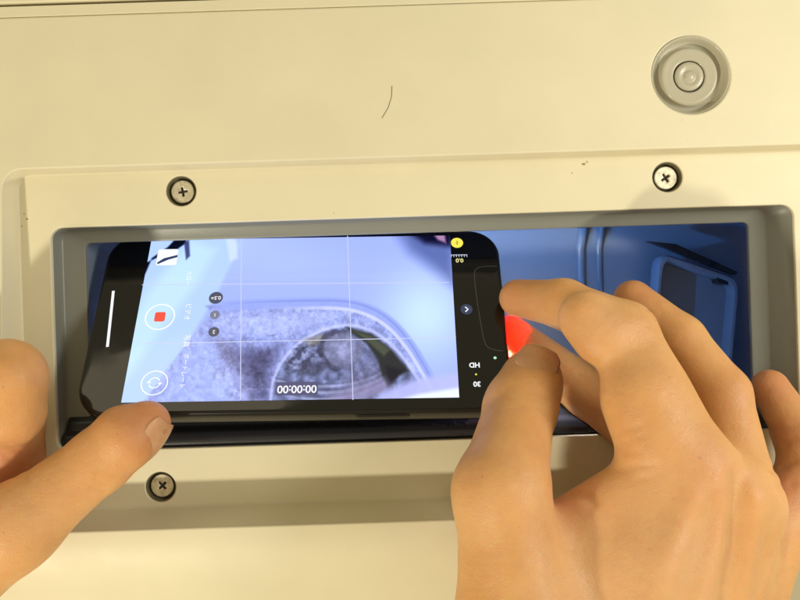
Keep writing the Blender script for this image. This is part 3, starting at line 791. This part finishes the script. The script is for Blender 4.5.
for w_ in ([(608, 400), (616, 402), (626, 402)], [(604, 388), (612, 392), (622, 392)], [(560, 331), (563, 322), (563, 312)], [(556, 330), (558, 322)],
           [(594, 352), (602, 344), (612, 338)], [(590, 348), (598, 338), (604, 332)], [(492, 397), (512, 402), (536, 400), (552, 396)], [(490, 404), (512, 409), (538, 407)],
           [(500, 392), (520, 396), (544, 393)], [(618, 470), (640, 466), (660, 466)], [(640, 478), (664, 474)], [(624, 300), (632, 304), (640, 312)],
           [(640, 318), (650, 310), (656, 304)], [(646, 326), (658, 318), (664, 312)]): wrinkle(w_, 1.0, .30)
for w_ in ([(765, 426), (776, 431), (788, 430), (798, 426)], [(768, 484), (778, 487), (792, 484)], [(772, 446), (784, 444), (796, 440)], [(770, 470), (782, 468), (796, 462)]): wrinkle(w_, 1.1, .7)
# tendons and knuckle relief on the back of the hand
for w_, dp in (([(694, 500), (668, 560), (646, 610)], -1.1), ([(728, 508), (712, 560), (694, 620)], -1.0), ([(712, 512), (694, 566), (676, 620)], 1.2), ([(737, 480), (738, 512), (733, 556), (722, 612)], 2.6), ([(752, 500), (752, 540), (742, 600)], -1.2)):
    wrinkle(w_, 4.0, dp)
H = np.maximum(H, 2.6 - np.sqrt(sum((g_ - c_) ** 2 for g_, c_ in zip(fld.pts((slice(None),) * 3), ADDED_LED))))   # hollow cut into the pad to make room for the added light
red = [(R['i_tip'], 11, .45), (R['m_tip'], 16, .8), (R['r_tip'], 11, .55), (R['p_tip'], 12, .6), (R['t_tip'], 9, .25), (at(712, 470, 60), 11, .25), (at(560, 492, 50), 10, .6),
       (at(600, 430, 0), 12, .45), (at(776, 488, 25), 10, .7), (at(782, 434, 18), 7, .5), (at(740, 395, 28), 9, .2)]
pale = [(at(626, 320, 54), 14, .35), (at(640, 560, 62), 30, .25), (at(480, 500, 55), 14, .2)]
rh = make_hand('hand', 'right hand pinching the end of the smartphone between thumb and fingers', H, fld, red, pale, at(600, 620, 0), [(R['m_tip'], 20, 1.0)])
tf = unit(R['t_tip'] - R['t_ip'])
nail('thumbnail', R['t_tip'] - tf * 4.5, tf, (-0.10, 0.25, 1.0), 16.5, 12.0, 10.95, rh, tip=.3, droop=.20)

# ---------------- left hand
L = dict(t_tip=at(147, 424, 29), t_ip=at(100, 460, 31), t_mcp=at(14, 528, 38), t_cmc=at(-120, 640, 40), palm=at(-190, 560, 30), i_mcp=at(-120, 470, 26),
         i_pip=at(-42, 398, 36), i_bend=at(7, 377, 31), i_end=at(10, 462, 14), arm=at(-330, 800, 60))
fld = Field((-300, -210, -22), (-62, 16, 80), 0.85)
palm = fld.blank()
for a, b, ra, rb, k in (('t_mcp', 't_cmc', 12.5, 17, 8), ('t_cmc', 'palm', 17, 20, 10), ('palm', 'i_mcp', 18, 14, 9), ('palm', 'arm', 22, 26, 12)):
    fld.add(palm, fld.cone(L[a], L[b], ra, rb), k)
th = fld.blank(); chain(fld, th, [(L['t_mcp'], 12.6), (L['t_ip'], 10.2), (at(126, 437, 31), 10.0), (L['t_tip'], 7.6)], 3)
ix = fld.blank(); chain(fld, ix, [(L['i_mcp'], 13), (L['i_pip'], 12.5), (L['i_bend'], 11.8)], 4)
fld.add(ix, fld.cone(at(7, 378, 31), at(9, 412, 27), 11.8, 11.6), 3)
ie = fld.blank(); chain(fld, ie, [(at(10, 428, 19), 11.2), (L['i_end'], 10.6), (at(-10, 500, 8), 10)], 4)
ix = smin(ix, ie, 1.2)
H = np.minimum(smin(palm, th, 7), smin(palm, ix, 5))
for w_ in ([(96, 478), (101, 484), (108, 484)], [(90, 486), (97, 488), (104, 490)], [(98, 470), (106, 474), (114, 474)]): wrinkle(w_, 1.0, .5)
for w_ in ([(6, 444), (18, 452), (34, 456)], [(4, 454), (16, 464), (32, 470)], [(14, 440), (28, 446), (42, 446)], [(2, 470), (14, 476), (28, 480)]): wrinkle(w_, .9, .35)
red = [(L['t_tip'], 14, .7), (at(110, 412, 34), 12, .35), (at(10, 462, 16), 18, .85), (at(40, 420, 16), 9, .4)]
lh = make_hand('hand', 'left hand with its thumb pressing on the lower corner of the smartphone', H, fld, red, [(at(40, 520, 48), 20, .15)], at(-60, 560, 0))
tf = unit(L['t_tip'] - L['t_ip'])
nail('thumbnail', L['t_tip'] - tf * 7.5, tf, (0.42, -0.80, 0.52), 14.5, 13.5, 9.9, lh, tip=.0, droop=.36)
